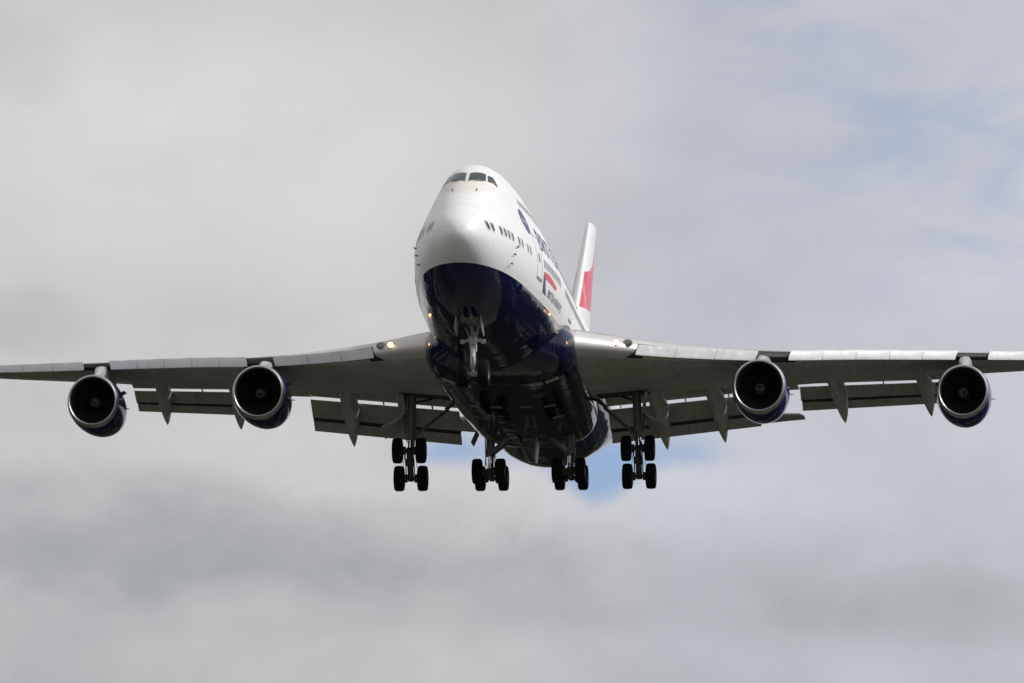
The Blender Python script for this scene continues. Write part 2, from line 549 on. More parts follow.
def ground_material():
    m = bpy.data.materials.new('approach_fields')
    m.use_nodes = True
    g = NT_(m.node_tree)
    p = g.n['Principled BSDF']
    tc = g.new('ShaderNodeTexCoord')
    v = tc.outputs['Object']
    vo = g.new('ShaderNodeTexVoronoi', feature='F1')
    g.l.new(v, vo.inputs['Vector'])
    vo.inputs['Scale'].default_value = 0.022
    s = g.new('ShaderNodeSeparateColor')
    g.l.new(vo.outputs['Color'], s.inputs[0])
    a = g.mix(g.step(g.noise(v, 0.03, 5.0), 0.35, 0.65), (0.060, 0.064, 0.046, 1), (0.098, 0.094, 0.074, 1))
    a = g.mix(g.step(s.outputs[0], 0.74, 0.76, 0.0, 0.95), a, (0.21, 0.20, 0.185, 1))  # pale cells added for contrast in the belly reflections
    a = g.mix(g.step(s.outputs[1], 0.72, 0.75, 0.0, 0.9), a, (0.036, 0.039, 0.028, 1))
    a = g.mix(g.step(g.noise(v, 0.8, 6.0), 0.4, 0.7, 0.0, 0.35), a, (0.08, 0.078, 0.06, 1))
    # unseen far ground, added dark with pale patches to shape the belly reflections
    sp = g.new('ShaderNodeSeparateXYZ')
    g.l.new(v, sp.inputs[0])
    wy = g.m('ADD', sp.outputs[1], g.m('MULTIPLY', g.noise(v, 0.012, 4.0), 60.0))
    far_dark = g.mix(g.step(g.noise(v, 0.022, 5.0), 0.54, 0.66), (0.009, 0.010, 0.007, 1), (0.13, 0.125, 0.11, 1))
    a = g.mix(g.step(wy, 455.0, 465.0), a, far_dark)
    g.l.new(a, p.inputs['Base Color'])
    p.inputs['Roughness'].default_value = 1.0
    p.inputs['Specular IOR Level'].default_value = 0.0
    return m


def road_material():
    m = mat('asphalt', (0.055, 0.055, 0.057), 0.85, var=0.25, vscale=0.6)
    return m


# ------------------------------------------------------------------ ground under the approach
def sheet(name, x0, x1, y0, y1, z, m):
    b = MB()
    b.add([(x0, y0, z), (x1, y0, z), (x1, y1, z), (x0, y1, z)], [(0, 1, 2, 3)])
    o = b.build(name, m)
    o['kind'] = 'structure'
    return o


sheet('ground', -15000, 15000, -6000, 26000, 0.0, ground_material())
M_ROAD = road_material()
road = MB()
for y0 in (60, 330):
    road.add([(-900, y0, 0.004), (900, y0 + 25, 0.004), (900, y0 + 35, 0.004), (-900, y0 + 10, 0.004)], [(0, 1, 2, 3)])
o = road.build('road', M_ROAD)
o['kind'] = 'structure'
mk = MB()
for y0 in (60, 330):
    for k in range(-90, 90):
        x = k * 9.0
        yc = y0 + 5 + 25 * (x + 900) / 1800
        mk.add([(x, yc - .07, 0.008), (x + 4, yc - .07 + .055, 0.008), (x + 4, yc + .07 + .055, 0.008), (x, yc + .07, 0.008)], [(0, 1, 2, 3)])
o = mk.build('road_marking', M_WHITE)
o['kind'] = 'structure'

# ------------------------------------------------------------------ airliner
root = bpy.data.objects.new('airliner', None)
COL.objects.link(root)
root.matrix_world = aircraft_matrix()
root.empty_display_size = 3
root['label'] = 'four engined jumbo airliner landing head on, white over dark blue, wheels and flaps down'
root['category'] = 'airliner'
L = loc

# fuselage shape -----------------------------------------------------
def pchip(xs,ys):
    xs=np.array(xs,float);ys=np.array(ys,float);h=np.diff(xs);d=np.diff(ys)/h
    m=np.zeros(len(xs));m[0]=d[0];m[-1]=d[-1]
    for i in range(1,len(xs)-1):
        if d[i-1]*d[i]>0:
            w1=2*h[i]+h[i-1];w2=h[i]+2*h[i-1];m[i]=(w1+w2)/(w1/d[i-1]+w2/d[i])
    def f(x):
        x=np.clip(np.asarray(x,float),xs[0],xs[-1]);i=np.clip(np.searchsorted(xs,x)-1,0,len(h)-1)
        t=(x-xs[i])/h[i];t2=t*t;t3=t2*t
        return (2*t3-3*t2+1)*ys[i]+(t3-2*t2+t)*h[i]*m[i]+(-2*t3+3*t2)*ys[i+1]+(t3-t2)*h[i]*m[i+1]
    return f
def prof(tab):
    f=pchip([a**.5 for a,_ in tab],[b for _,b in tab]); return lambda X:f(np.sqrt(np.maximum(X,0)))
ZT=prof([(0,5.22),(.25,5.80),(1,6.40),(2,7.05),(3,7.65),(4,8.2),(4.25,8.36),(5.1,8.88),(6,9.33),(7,9.64),(8,9.83),(10,10.0),(12,10.04),(20,10.04),(22,9.95),(24,9.65),(26,9.2),(28,8.8),(30,8.62),(32,8.6),(54,8.6),(60,8.5),(65,8.2),(68.6,7.85)])
ZB=prof([(0,5.22),(.25,4.70),(1,4.05),(2,3.42),(3,2.98),(5,2.44),(7,2.2),(9,2.11),(11,2.1),(42,2.1),(44,2.18),(46,2.5),(48,2.95),(50,3.45),(55,4.55),(60,5.55),(65,6.7),(68.6,7.4)])
W=prof([(0,0),(.25,.58),(1,1.17),(2,1.6),(3,1.92),(4,2.15),(5,2.33),(6,2.48),(8,2.7),(10,2.9),(12,3.07),(14,3.19),(16,3.25),(47,3.25),(52,3.08),(56,2.65),(60,2.0),(64,1.25),(68.6,.3)])
ZC=prof([(0,5.22),(2,5.22),(6,5.3),(8,5.35),(46,5.35),(50,5.6),(55,6.15),(60,6.75),(65,7.3),(68.6,7.62)])
RH=prof([(0,0),(.25,.5),(1,.85),(2,1.1),(3,1.2),(4.25,1.14),(6,1.24),(8,1.50),(10,1.74),(12,1.90),(16,2.0),(21,2.05),(24,2.2),(27,2.7),(30,3.2),(32,3.25),(47,3.25),(52,3.0),(56,2.5),(60,1.9),(64,1.2),(68.6,.3)])
NT=np.radians(np.arange(0,360,1.5))
def rad(X,phi):
    """polar radius about (0,ZC) ; phi from +Y towards +Z"""
    w,zt,zb,zc,rh=float(W(X)),float(ZT(X)),float(ZB(X)),float(ZC(X)),float(RH(X))
    n=NT; c,s=np.cos(n),np.sin(n)
    hu=min(w,zt-zc); hl=zc-zb
    h1=np.where(s>0,np.sqrt((w*c)**2+(hu*s)**2),np.sqrt((w*c)**2+(hl*s)**2))
    rh=min(rh,zt-zc,w,(zt-zb)/2); h2=rh+s*(zt-rh-zc)
    k=14/ max(w,.3); h=np.maximum(h1,h2)+np.log1p(np.exp(-k*np.abs(h1-h2)))/k*.5
    phi=np.atleast_1d(phi); co=np.cos(phi[:,None]-n[None,:])
    v=np.where(co>1e-3,h[None,:]/np.maximum(co,1e-3),1e9)
    return v.min(1)



def fus_point(X, phi, off=0.0):
    r = float(rad(X, phi)[0]) + off
    return L(X, r * math.cos(phi), float(ZC(X)) + r * math.sin(phi))


def side_phi(X, Z):
    """angle on the section at station X where the left side passes height Z"""
    zc = float(ZC(X))
    lo, hi = -math.pi / 2, math.pi / 2
    for _ in range(22):
        mid = (lo + hi) / 2
        if float(rad(X, mid)[0]) * math.sin(mid) < Z - zc:
            lo = mid
        else:
            hi = mid
    return (lo + hi) / 2


def side_point(X, Z, s=1, off=0.0):
    ph = side_phi(X, Z)
    p = fus_point(X, ph, off)
    return Vector((p.x * s, p.y, p.z))


us = np.concatenate([np.linspace(0.0, 1.0, 12)[1:] ** 2 * 1.0, np.arange(1.25, 16, 0.35), np.arange(16, 47, 1.0), np.arange(47, 68.6, 0.6), [68.6]])
PHI = np.radians(np.arange(0, 360, 3.0))
rings = []
for X in us:
    r = rad(float(X), PHI)
    zc = float(ZC(X))
    rings.append([L(X, rr * math.cos(a), zc + rr * math.sin(a)) for rr, a in zip(r, PHI)])
b = MB()
b.loft(rings, cap0=False, cap1=True)
tip = L(0, 0, 5.22)
nr = len(PHI)
b.add([tip] + list(rings[0]), [(0, 1 + k, 1 + (k + 1) % nr) for k in range(nr)])
fuselage = b.build('fuselage', M_FUS, root, sharp=60)


def patch(corners, nu=6, nv=6, off=0.012, s=1):
    """curved four-cornered patch on the fuselage skin, corners (X, phi in degrees)"""
    (a, b_, c, d) = [(x, math.radians(p)) for x, p in corners]
    vs_, fs = [], []
    for i in range(nu + 1):
        u = i / nu
        for j in range(nv + 1):
            w = j / nv
            X = (1 - u) * (1 - w) * a[0] + u * (1 - w) * b_[0] + u * w * c[0] + (1 - u) * w * d[0]
            P = (1 - u) * (1 - w) * a[1] + u * (1 - w) * b_[1] + u * w * c[1] + (1 - u) * w * d[1]
            p = fus_point(X, P, off)
            vs_.append((p.x * s, p.y, p.z))
    for i in range(nu):
        for j in range(nv):
            k = i * (nv + 1) + j
            fs.append((k, k + 1, k + nv + 2, k + nv + 1))
    return vs_, fs


def shrink(corners, k):
    cx = sum(c[0] for c in corners) / 4
    cp = sum(c[1] for c in corners) / 4
    return [(cx + (x - cx) * k, cp + (p - cp) * k) for x, p in corners]


# flight deck windows: three panes each side
panes = [[(5.09, 88.6), (5.57, 78.8), (4.90, 76.2), (4.21, 88.5)],
         [(5.55, 77.2), (5.74, 75.8), (5.42, 71.2), (5.03, 74.6)],
         [(5.79, 75.3), (5.95, 74.4), (5.69, 67.6), (5.45, 70.4)]]
for s in (1, -1):
    for q_ in panes:
        f = MB().add(*patch(shrink(q_, 1.06), off=0.010, s=s)).build('windshield', M_FRAME, fuselage)
        MB().add(*patch(q_, off=0.022, s=s)).build('pane', M_GLASS, fuselage)
    w = MB()
    p0 = fus_point(4.30, math.radians(84.5), .05); p1 = fus_point(4.72, math.radians(77.0), .06)
    w.tube((p0.x * s, p0.y, p0.z), (p1.x * s, p1.y, p1.z), 0.016, 0.022, 6)
    w.build('wiper', M_BLACK, fuselage)
    pr = MB()
    p0 = fus_point(3.35, math.radians(87 - 9 if s > 0 else 87 - 9), 0.0); p1 = fus_point(3.30, math.radians(78), 0.12)
    pr.tube((p0.x * s, p0.y, p0.z), (p1.x * s, p1.y, p1.z), 0.03, 0.03, 8)
    pr.build('drain_mast', M_GEAR, fuselage)
    for X, Z in ((4.44, 5.38), (4.01, 4.97), (3.81, 4.53)):
        pr = MB()
        p0 = side_point(X, Z, s, -0.01); p1 = side_point(X, Z, s, 0.10)
        pr.beam(p0, p1, 0.02, 0.07, up=(0, 0, 1))
        e = Vector((p1.x, p1.y - 0.34, p1.z))
        pr.tube(p1, e, 0.02, 0.012, 8)
        pr.build('pitot_probe', M_GEAR, fuselage)


def window_mesh(X, Z, s, w=0.25, h=0.38):
    v_, f_ = [], []
    n = 14
    c = side_point(X, Z, s, 0.012)
    ring, ring2 = [], []
    for k in range(n):
        t = 2 * math.pi * k / n
        dx = math.copysign(abs(math.cos(t)) ** 0.6, math.cos(t))
        dz = math.copysign(abs(math.sin(t)) ** 0.75, math.sin(t))
        ring.append(side_point(X + dx * w / 2, Z + dz * h / 2, s, 0.014))
        ring2.append(side_point(X + dx * (w / 2 + .045), Z + dz * (h / 2 + .05), s, 0.008))
    b = MB()
    b.add([c] + ring, [(0, 1 + k, 1 + (k + 1) % n) for k in range(n)], 0)
    b.add(ring + ring2, [(k, (k + 1) % n, n + (k + 1) % n, n + k) for k in range(n)], 1)
    return b


main_x = [1.35, 1.75, 2.54, 3.01, 3.48, 3.98, 4.99, 5.53, 6.6, 7.2]
main_x += [10.4 + .508 * k for k in range(56) if not 10 <= k <= 13]
main_x = [x for x in main_x if x < 36]
upper_x = [8.9 + .508 * k for k in range(25) if k not in (11, 12, 13)]
for X in main_x:
    window_mesh(X, 5.76, 1).build('window', [M_WIN, M_SLAT], fuselage)
for X in upper_x:
    window_mesh(X, 8.25, 1, .25, .34).build('window', [M_WIN, M_SLAT], fuselage)
for X in main_x[:6]:
    window_mesh(X, 5.76, -1).build('window', [M_WIN, M_SLAT], fuselage)
rest = MB()
for X in main_x[6:]:
    q_ = window_mesh(X, 5.76, -1); rest.add(q_.v, q_.f, 0)
for X in upper_x:
    q_ = window_mesh(X, 8.25, -1, .25, .34); rest.add(q_.v, q_.f, 0)
for k in range(34):
    for s in (1, -1):
        q_ = window_mesh(38.5 + .508 * k, 5.85, s); rest.add(q_.v, q_.f, 0)
o = rest.build('window_row', [M_WIN, M_SLAT], fuselage)
o['kind'] = 'stuff'


def strip(b, pts, w, s, off=0.012, mi=0):
    """painted line along (X, Z) points on the side"""
    for (x0, z0), (x1, z1) in zip(pts[:-1], pts[1:]):
        n = max(2, int(math.hypot(x1 - x0, z1 - z0) / 0.25))
        d = Vector((x1 - x0, z1 - z0)).normalized() * w / 2
        nx, nz = -d.y, d.x
        A = [side_point(x0 + (x1 - x0) * i / n + nx, z0 + (z1 - z0) * i / n + nz, s, off) for i in range(n + 1)]
        B = [side_point(x0 + (x1 - x0) * i / n - nx, z0 + (z1 - z0) * i / n - nz, s, off) for i in range(n + 1)]
        b.add(A + B, [(i, i + 1, n + 2 + i, n + 1 + i) for i in range(n)], mi)


for s in (1, -1):
    for X0, zs in ((8.65, 4.88), (19.2, 4.9), (48.0, 4.95)):
        b = MB()
        strip(b, [(X0, zs), (X0, zs + 1.93), (X0 + 1.07, zs + 1.93), (X0 + 1.07, zs), (X0, zs)], 0.035, s)
        strip(b, [(X0 - .02, zs - .05), (X0 + 1.09, zs - .05)], 0.11, s, .02)
        q_ = window_mesh(X0 + .53, 5.80, s, .24, .34); b.add(q_.v, q_.f, 0)
        b.build('door', M_SEAM, fuselage)


def text_on_side(txt, X0, Z0, cap, s, m, name, space=1.0, stretch=1.0, up=0.0):
    cu = bpy.data.curves.new('lettering', 'FONT')
    cu.body = txt
    cu.size = 1.0
    cu.space_character = space
    cu.resolution_u = 3
    ob = bpy.data.objects.new('lettering', cu)
    COL.objects.link(ob)
    dg = bpy.context.evaluated_depsgraph_get()
    me = bpy.data.meshes.new_from_object(ob.evaluated_get(dg))
    bpy.data.objects.remove(ob)
    bpy.data.curves.remove(cu)
    bm = bmesh.new()
    bm.from_mesh(me)
    bpy.data.meshes.remove(me)
    bmesh.ops.triangulate(bm, faces=bm.faces)
    k = cap / 0.70
    for v in bm.verts:
        v.co.x *= k * stretch
        v.co.y *= k
    for _ in range(4):
        e = [e for e in bm.edges if e.calc_length() > 0.22]
        if not e:
            break
        bmesh.ops.subdivide_edges(bm, edges=e, cuts=1)
        bmesh.ops.triangulate(bm, faces=bm.faces)
    xs = [v.co.x for v in bm.verts]
    w = max(xs)
    b = MB()
    vs_ = []
    for v in bm.verts:
        X = X0 + (v.co.x if s > 0 else w - v.co.x)
        vs_.append(side_point(X, Z0 + v.co.y, s, 0.014))
    b.add(vs_, [tuple(v.index for v in f.verts) for f in bm.faces])
    bm.free()
    return b.build(name, m, fuselage, weld=False)


for s in (1, -1):
    for a_, b_, c_ in (('BRITISH', 10.0, 16.2), ('AIRWAYS', 16.9, 10.0)):
        text_on_side(a_, b_ if s > 0 else c_, 6.36, 1.0, s, M_TEXT, 'lettering', 1.08, 1.26)
    for a_, b_, c_ in (('BRITISH', 11.5, 13.75), ('AIRWAYS', 13.45, 11.5)):
        text_on_side(a_, b_ if s > 0 else c_, 4.46, 0.36, s, M_TEXT, 'lettering', 1.05)
    # round violet badge
    b = MB()
    cx, cz, R_ = 8.10, 7.25, 0.56
    vs_ = [side_point(cx, cz, s, 0.012)]
    fs = []
    for i in range(1, 6):
        for k in range(28):
            t = 2 * math.pi * k / 28
            vs_.append(side_point(cx + R_ * i / 5 * math.cos(t) * 1.22, cz + R_ * i / 5 * math.sin(t), s, 0.012))
    for k in range(28):
        fs.append((0, 1 + k, 1 + (k + 1) % 28))
        for i in range(4):
            o_ = 1 + i * 28
            fs.append((o_ + k, o_ + (k + 1) % 28, o_ + 28 + (k + 1) % 28, o_ + 28 + k))
    b.add(vs_, fs)
    b.build('badge', M_LOGO, fuselage)
    text_on_side('oneworld', 7.55, 7.19, 0.19, s, M_WHITE, 'badge_lettering', 1.0, 1.0)
    # ribbon emblem: a red blade over a blue tail
    def blade(top, bot, m, n=14):
        A, B = [], []
        for i in range(n + 1):
            t = i / n
            def ev(P):
                (x0, z0), (x1, z1), (x2, z2) = P
                a, c_, d = (1 - t) ** 2, 2 * t * (1 - t), t * t
                return a * x0 + c_ * x1 + d * x2, a * z0 + c_ * z1 + d * z2
            A.append(side_point(*ev(top), s, 0.013)); B.append(side_point(*ev(bot), s, 0.013))
        b = MB()
        b.add(A + B, [(i, i + 1, n + 2 + i, n + 1 + i) for i in range(n)])
        return b.build('ribbon_emblem', m, fuselage)
    blade([(10.15, 5.36), (11.8, 5.52), (13.6, 5.22)], [(10.30, 5.10), (11.3, 5.12), (13.3, 5.08)], M_RED)
    blade([(10.10, 5.22), (10.05, 4.85), (10.35, 4.46)], [(10.55, 5.10), (10.55, 4.80), (11.2, 4.44)], M_RIBB)

# small blade antennas on crown and belly
for X, up in ((14.0, 1), (24.5, 1), (13.2, -1), (16.4, -1)):
    z = float(ZT(X)) if up > 0 else float(ZB(X))
    b = MB()
    b.loft([[L(X - .22, -.02, z - .02 * up), L(X - .22, .02, z - .02 * up), L(X + .22, .02, z - .02 * up), L(X + .22, -.02, z - .02 * up)],
            [L(X + .0, -.012, z + .3 * up), L(X + .0, .012, z + .3 * up), L(X + .2, .012, z + .3 * up), L(X + .2, -.012, z + .3 * up)]])
    b.build('antenna', M_BLACK if up < 0 else M_WHITE, fuselage)

# belly fairing between the wings ------------------------------------
fw = pchip([15, 16.5, 18.3, 20, 25, 30, 36, 37.2, 38.4], [1.9, 2.55, 3.25, 3.50, 3.46, 3.34, 3.1, 3.02, 2.2])
fz = pchip([15, 16.5, 18.3, 20, 30, 36, 37.2, 38.4], [2.5, 2.2, 1.99, 1.9, 1.86, 1.88, 1.92, 2.6])
fu = pchip([15, 16.5, 18.3, 20, 36, 38.4], [0.6, 0.9, 1.1, 1.2, 1.0, .8])
rings = []
for X in np.concatenate([np.arange(15, 37.3, 0.5), [37.2, 37.5, 37.8, 38.1, 38.4]]):
    w_, zb_, u_ = float(fw(X)), float(fz(X)), float(fu(X))
    zc = 3.75
    ring = []
    for a in np.radians(np.arange(0, 360, 4.5)):
        c_, s_ = math.cos(a), math.sin(a)
        e = 2 / 2.7
        h_ = u_ if s_ > 0 else zc - zb_
        ring.append(L(X, w_ * math.copysign(abs(c_) ** e, c_), zc + h_ * math.copysign(abs(s_) ** e, s_)))
    rings.append(ring)
belly = MB().loft(rings).build('belly_fairing', M_BELLY, root, sharp=60)


def fair_z(X, Y):
    w_, zb_ = float(fw(X)), float(fz(X))
    return 3.75 - (3.75 - zb_) * max(0.0, 1 - abs(Y / w_) ** 2.7) ** (1 / 2.7)


for s in (1, -1):
    # ram air scoops with wedge mouths, their shade painted as near-black triangles on the fairing
    for X, Y in ((17.9, 1.62), (17.9, 2.36)):
        b = MB()
        def sc(dx, dy, d=.015):
            return L(X + dx, s * (Y + dy), fair_z(X + dx, Y + dy) - d)
        n = 5
        A = [sc(1.9 * i / n, -.26) for i in range(n + 1)]
        B_ = [sc(1.9 * i / n, -.25 + .60 * i / n) for i in range(n + 1)]
        b.add(A + B_, [(i, i + 1, n + 2 + i, n + 1 + i) for i in range(n)], 0)
        b.add([sc(1.9, -.28, .02), sc(1.9, .36, .02), sc(2.15, .34, .10), sc(2.15, -.26, .10), sc(2.5, -.24, .0), sc(2.5, .30, .0)], [(0, 1, 2, 3), (3, 2, 5, 4)], 1)
        b.build('air_scoop', [M_SHADE, M_GEARL], belly, weld=False)
    for X, Y in ():
        b = MB()
        z0, z1, z2 = fair_z(X, Y - .32), fair_z(X, Y + .32), fair_z(X + 1.6, Y)
        b.add([L(X, s * (Y - .36), z0 - .02), L(X, s * (Y + .36), z1 - .02), L(X + 1.3, s * (Y + .30), fair_z(X + 1.3, Y + .3) - .16), L(X + 1.3, s * (Y - .30), fair_z(X + 1.3, Y - .3) - .16),
               L(X + 2.2, s * (Y - .2), fair_z(X + 2.2, Y - .2) + .05), L(X + 2.2, s * (Y + .2), fair_z(X + 2.2, Y + .2) + .05),
               L(X + 1.25, s * (Y + .26), fair_z(X + 1.25, Y + .26) + .02), L(X + 1.25, s * (Y - .26), fair_z(X + 1.25, Y - .26) + .02)],
              [(0, 1, 2, 3)], 0)
        b.add([L(X + 1.3, s * (Y + .34), fair_z(X + 1.3, Y + .3) - .15), L(X + 1.3, s * (Y - .34), fair_z(X + 1.3, Y - .3) - .15),
               L(X + 2.4, s * (Y - .3), fair_z(X + 2.4, Y - .3) + .04), L(X + 2.4, s * (Y + .3), fair_z(X + 2.4, Y + .3) + .04)], [(0, 1, 2, 3)], 1)
        b.build('air_scoop', [M_SHADE, M_GEARL], belly, weld=False)
    for X, Y in ((25.2, .43), (25.6, 1.5), (28.8, 1.6)):
        b = MB()
        b.add([L(X + dx, s * (Y + dy), fair_z(X + dx, Y + dy) - .012) for dx, dy in ((0, 0), (.5, 0), (.5, .55), (0, .55))], [(0, 1, 2, 3)])
        b.build('access_panel', M_GEAR, belly)

# wings --------------------------------------------------------------
WT = [(2.0, 18.2, 3.62, 16.7, .130, 3.70), (3.4, 19.5, 3.80, 15.7, .125, 3.80), (6.1, 21.95, 3.92, 13.7, .110, 4.08), (11.7, 27.0, 4.45, 10.5, .090, 4.62),
      (16.0, 30.9, 5.12, 9.0, .086, 5.38), (20.8, 35.25, 5.82, 7.3, .085, 6.22), (26.9, 40.85, 6.72, 5.5, .084, 7.20), (32.2, 45.7, 7.62, 4.05, .08, 8.12)]
WY = [w[0] for w in WT]
WF = [pchip(WY, [w[i] for w in WT]) for i in range(1, 6)]
AX = (1 - np.cos(np.linspace(0, math.pi, 26))) / 2


def airf(x):
    return 5 * (.2969 * math.sqrt(max(x, 0)) - .126 * x - .3516 * x * x + .2843 * x ** 3 - .1036 * x ** 4)


def wpt(Y, x, up):
    """point on the wing skin at span Y, chord fraction x"""
    xl, zl, c, tc, zt = [float(f(Y)) for f in WF]
    t = airf(x) * tc * c * 2
    fu_ = 0.60
    off = t * (fu_ if up else -(1 - fu_))
    return xl + x * c, zl + (zt - zl) * x + off


def wing_ring(Y, s, xu, xc):
    pts, mi = [], []
    ux = [x * xu for x in AX[::-1]]
    lx = [x * xc for x in AX[1:]]
    for x in ux:
        X, Z = wpt(Y, x, True); pts.append(L(X, s * Y, Z)); mi.append(1 if x < .055 else 0)
    for x in lx:
        X, Z = wpt(Y, x, False); pts.append(L(X, s * Y, Z)); mi.append(1 if x < .03 else 0)
    if xu < .999 or xc < .999:
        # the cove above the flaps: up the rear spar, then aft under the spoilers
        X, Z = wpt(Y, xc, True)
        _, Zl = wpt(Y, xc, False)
        pts.append(L(X + .02, s * Y, Zl + (Z - Zl) * .75)); mi.append(2)  # cove faces near-black, their shade put into the colour
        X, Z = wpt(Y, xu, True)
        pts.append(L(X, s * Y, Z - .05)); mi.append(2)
    return pts, mi


IBF = (3.45, 10.85)
OBF = (12.75, 20.35)
segs = [((2.0, IBF[0]), None), (IBF, ((.90, .815), (.875, .735))), ((IBF[1], OBF[0]), None), (OBF, ((.86, .74), (.86, .765))), ((OBF[1], 32.2), None)]
LETY = {}


def lerp(a, b_, t):
    return a + (b_ - a) * t


def make_wing(s):
    b = MB()
    for (y0, y1), fr in segs:
        n = max(2, int((y1 - y0) / .7))
        rings, mis = [], None
        for i in range(n + 1):
            t = i / n
            Y = lerp(y0, y1, t)
            if fr is None:
                r, m_ = wing_ring(Y, s, 1.0, 1.0)
            else:
                r, m_ = wing_ring(Y, s, lerp(fr[0][0], fr[1][0], t), lerp(fr[0][1], fr[1][1], t))
            rings.append(r)
            mis = m_
        b.loft(rings, mis=mis)
    w = b.build('wing', [M_WING, M_LE, M_SHADE], root, sharp=30, weld=False)

    # leading edge flaps: three flat panels inboard, cambered panels outboard
    def le_panel(y0, y1, flat):
        q_ = MB()
        rings = []
        for Y in (y0 + .020, (y0 + y1) / 2, y1 - .020):
            xl, zl, c, tc, zt = [float(f(Y)) for f in WF]
            k = float(pchip([6, 11, 20, 32], [.68, .64, .58, .40])(Y))
            if flat:
                pr = [(.0, .28), (.07, .25), (.30, -.02), (.52, -.33), (.60, -.45), (.61, -.53), (.55, -.53), (.44, -.36), (.22, -.06), (.02, .16)]
            else:
                pr = [(-.22, .40), (-.02, .37), (.24, .22), (.46, .0), (.60, -.24), (.64, -.40), (.60, -.48), (.52, -.42), (.40, -.14), (.18, .10), (-.05, .27)]
            ring = []
            for fwd, dz in pr:
                # forward along the normal of the swept leading edge
                ring.append(L(xl - fwd * k * .80, s * (Y - fwd * k * .42), zl + dz * k * (1.0 if flat else 1.0) + .05))
            rings.append(ring)
        q_.loft(rings)
        # drive links back to the wing
        for Y in (y0 + .3, y1 - .3):
            xl, zl = float(WF[0](Y)), float(WF[1](Y))
            q_.tube(L(xl + .35, s * Y, zl - .12), L(xl - .12, s * (Y - .05), zl + .0), .035, .035, 6)
        return q_.build('leading_edge_flap', M_KRU if flat else M_SLAT, w, sharp=50)
    for y0, y1 in ((6.25, 7.95), (7.95, 9.7), (9.7, 11.5)):
        le_panel(y0, y1, True)
    ys = np.linspace(12.98, 20.55, 6)
    for y0, y1 in zip(ys[:-1], ys[1:]):
        le_panel(y0, y1, False)
    ys = np.linspace(22.05, 30.9, 6)
    for y0, y1 in zip(ys[:-1], ys[1:]):
        le_panel(y0, y1, False)
    # near-black sheets paint the shade of the stowage recesses behind the panels
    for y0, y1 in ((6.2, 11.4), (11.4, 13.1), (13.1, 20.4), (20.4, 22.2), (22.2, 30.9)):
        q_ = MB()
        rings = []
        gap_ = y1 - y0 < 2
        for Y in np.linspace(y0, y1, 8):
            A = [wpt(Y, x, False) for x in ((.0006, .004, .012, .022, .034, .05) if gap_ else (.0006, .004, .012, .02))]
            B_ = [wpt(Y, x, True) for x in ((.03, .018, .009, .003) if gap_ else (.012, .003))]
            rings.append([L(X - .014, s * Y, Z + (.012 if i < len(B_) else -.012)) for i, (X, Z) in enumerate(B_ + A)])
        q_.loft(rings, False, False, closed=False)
        q_.build('stowage_recess_shade', M_SHADE, w)
    # near-black triangle paints the shaded recess mouth inboard of the first panel
    q_ = MB()
    n = 8
    rr_ = []
    for i in range(n + 1):
        t = i / n
        ya, yb = lerp(6.28, 5.62, t), 6.36
        x_ = .0012 + .040 * t ** 1.6
        row = []
        for j in range(5):
            Y = lerp(ya, yb, j / 4)
            X, Z = wpt(Y, x_, False)
            row.append(L(X - .02, s * Y, Z - .016))
        rr_.append(row)
    q_.loft(rr_, False, False, closed=False)
    q_.build('stowage_recess_shade', M_SHADE, w)

    # trailing edge flaps: fore, mid and aft element of each
    def element(y0, a0, b0, y1, a1, b1, th, gap_shade=False, name='flap', m=M_FLAP, par=None):
        rings = []
        for t in (0, .5, 1):
            Y = lerp(y0, y1, t)
            ax, az = lerp(a0[0], a1[0], t), lerp(a0[1], a1[1], t)
            bx, bz = lerp(b0[0], b1[0], t), lerp(b0[1], b1[1], t)
            c = math.hypot(bx - ax, bz - az)
            dx, dz = (bx - ax) / c, (bz - az) / c
            nx, nz = -dz, dx
            ring = []
            mis = [1 if (gap_shade and x < .16) else 0 for x in [(1 - math.cos(math.pi * i / 10)) / 2 for i in range(11)]]  # near-black nose strip paints the shadow line between flap elements
            mis = mis[::-1] + mis[1:-1]
            xs_ = [(1 - math.cos(math.pi * i / 10)) / 2 for i in range(11)]
            for x in xs_[::-1]:
                h = airf(x) * th * c * 1.5 + .004
                ring.append(L(ax + dx * x * c + nx * h, s * Y, az + dz * x * c + nz * h))
            for x in xs_[1:-1]:
                h = -airf(x) * th * c * .5 - .004
                ring.append(L(ax + dx * x * c + nx * h, s * Y, az + dz * x * c + nz * h))
            rings.append(ring)
        return MB().loft(rings, mis=mis).build(name, [m, M_SHADE], par or w, sharp=35)
    # inboard flap
    f1 = element(3.62, (36.35, 3.58), (37.72, 2.80), 10.9, (36.75, 4.33), (37.9, 3.58), .10)
    element(3.66, (37.62, 2.83), (38.38, 2.28), 10.88, (37.8, 3.61), (38.55, 3.08), .10, True)
    element(3.6, (34.2, 3.92), (36.10, 3.70), 10.8, (34.75, 4.52), (36.5, 4.44), .11)
    element(12.75, (38.3, 4.95), (39.35, 4.44), 20.35, (42.3, 5.84), (43.15, 5.38), .10)
    element(12.8, (39.26, 4.47), (40.0, 4.06), 20.3, (43.05, 5.41), (43.7, 5.05), .10, True)
    element(12.75, (36.9, 5.16), (38.1, 5.05), 20.35, (41.2, 6.06), (42.1, 5.93), .11)
    # brackets across the slots
    q_ = MB()
    for y0, y1, A, B_ in ((3.45, 10.9, (36.45, 3.75), (36.8, 4.5)), (12.75, 20.35, (38.3, 5.1), (42.3, 5.97))):
        for t in (.2, .52, .80):
            X, Z = lerp(A[0], B_[0], t), lerp(A[1], B_[1], t)
            Y = lerp(y0, y1, t)
            q_.beam(L(X - .35, s * Y, Z + .12), L(X + .25, s * Y, Z - .14), .06, .14)
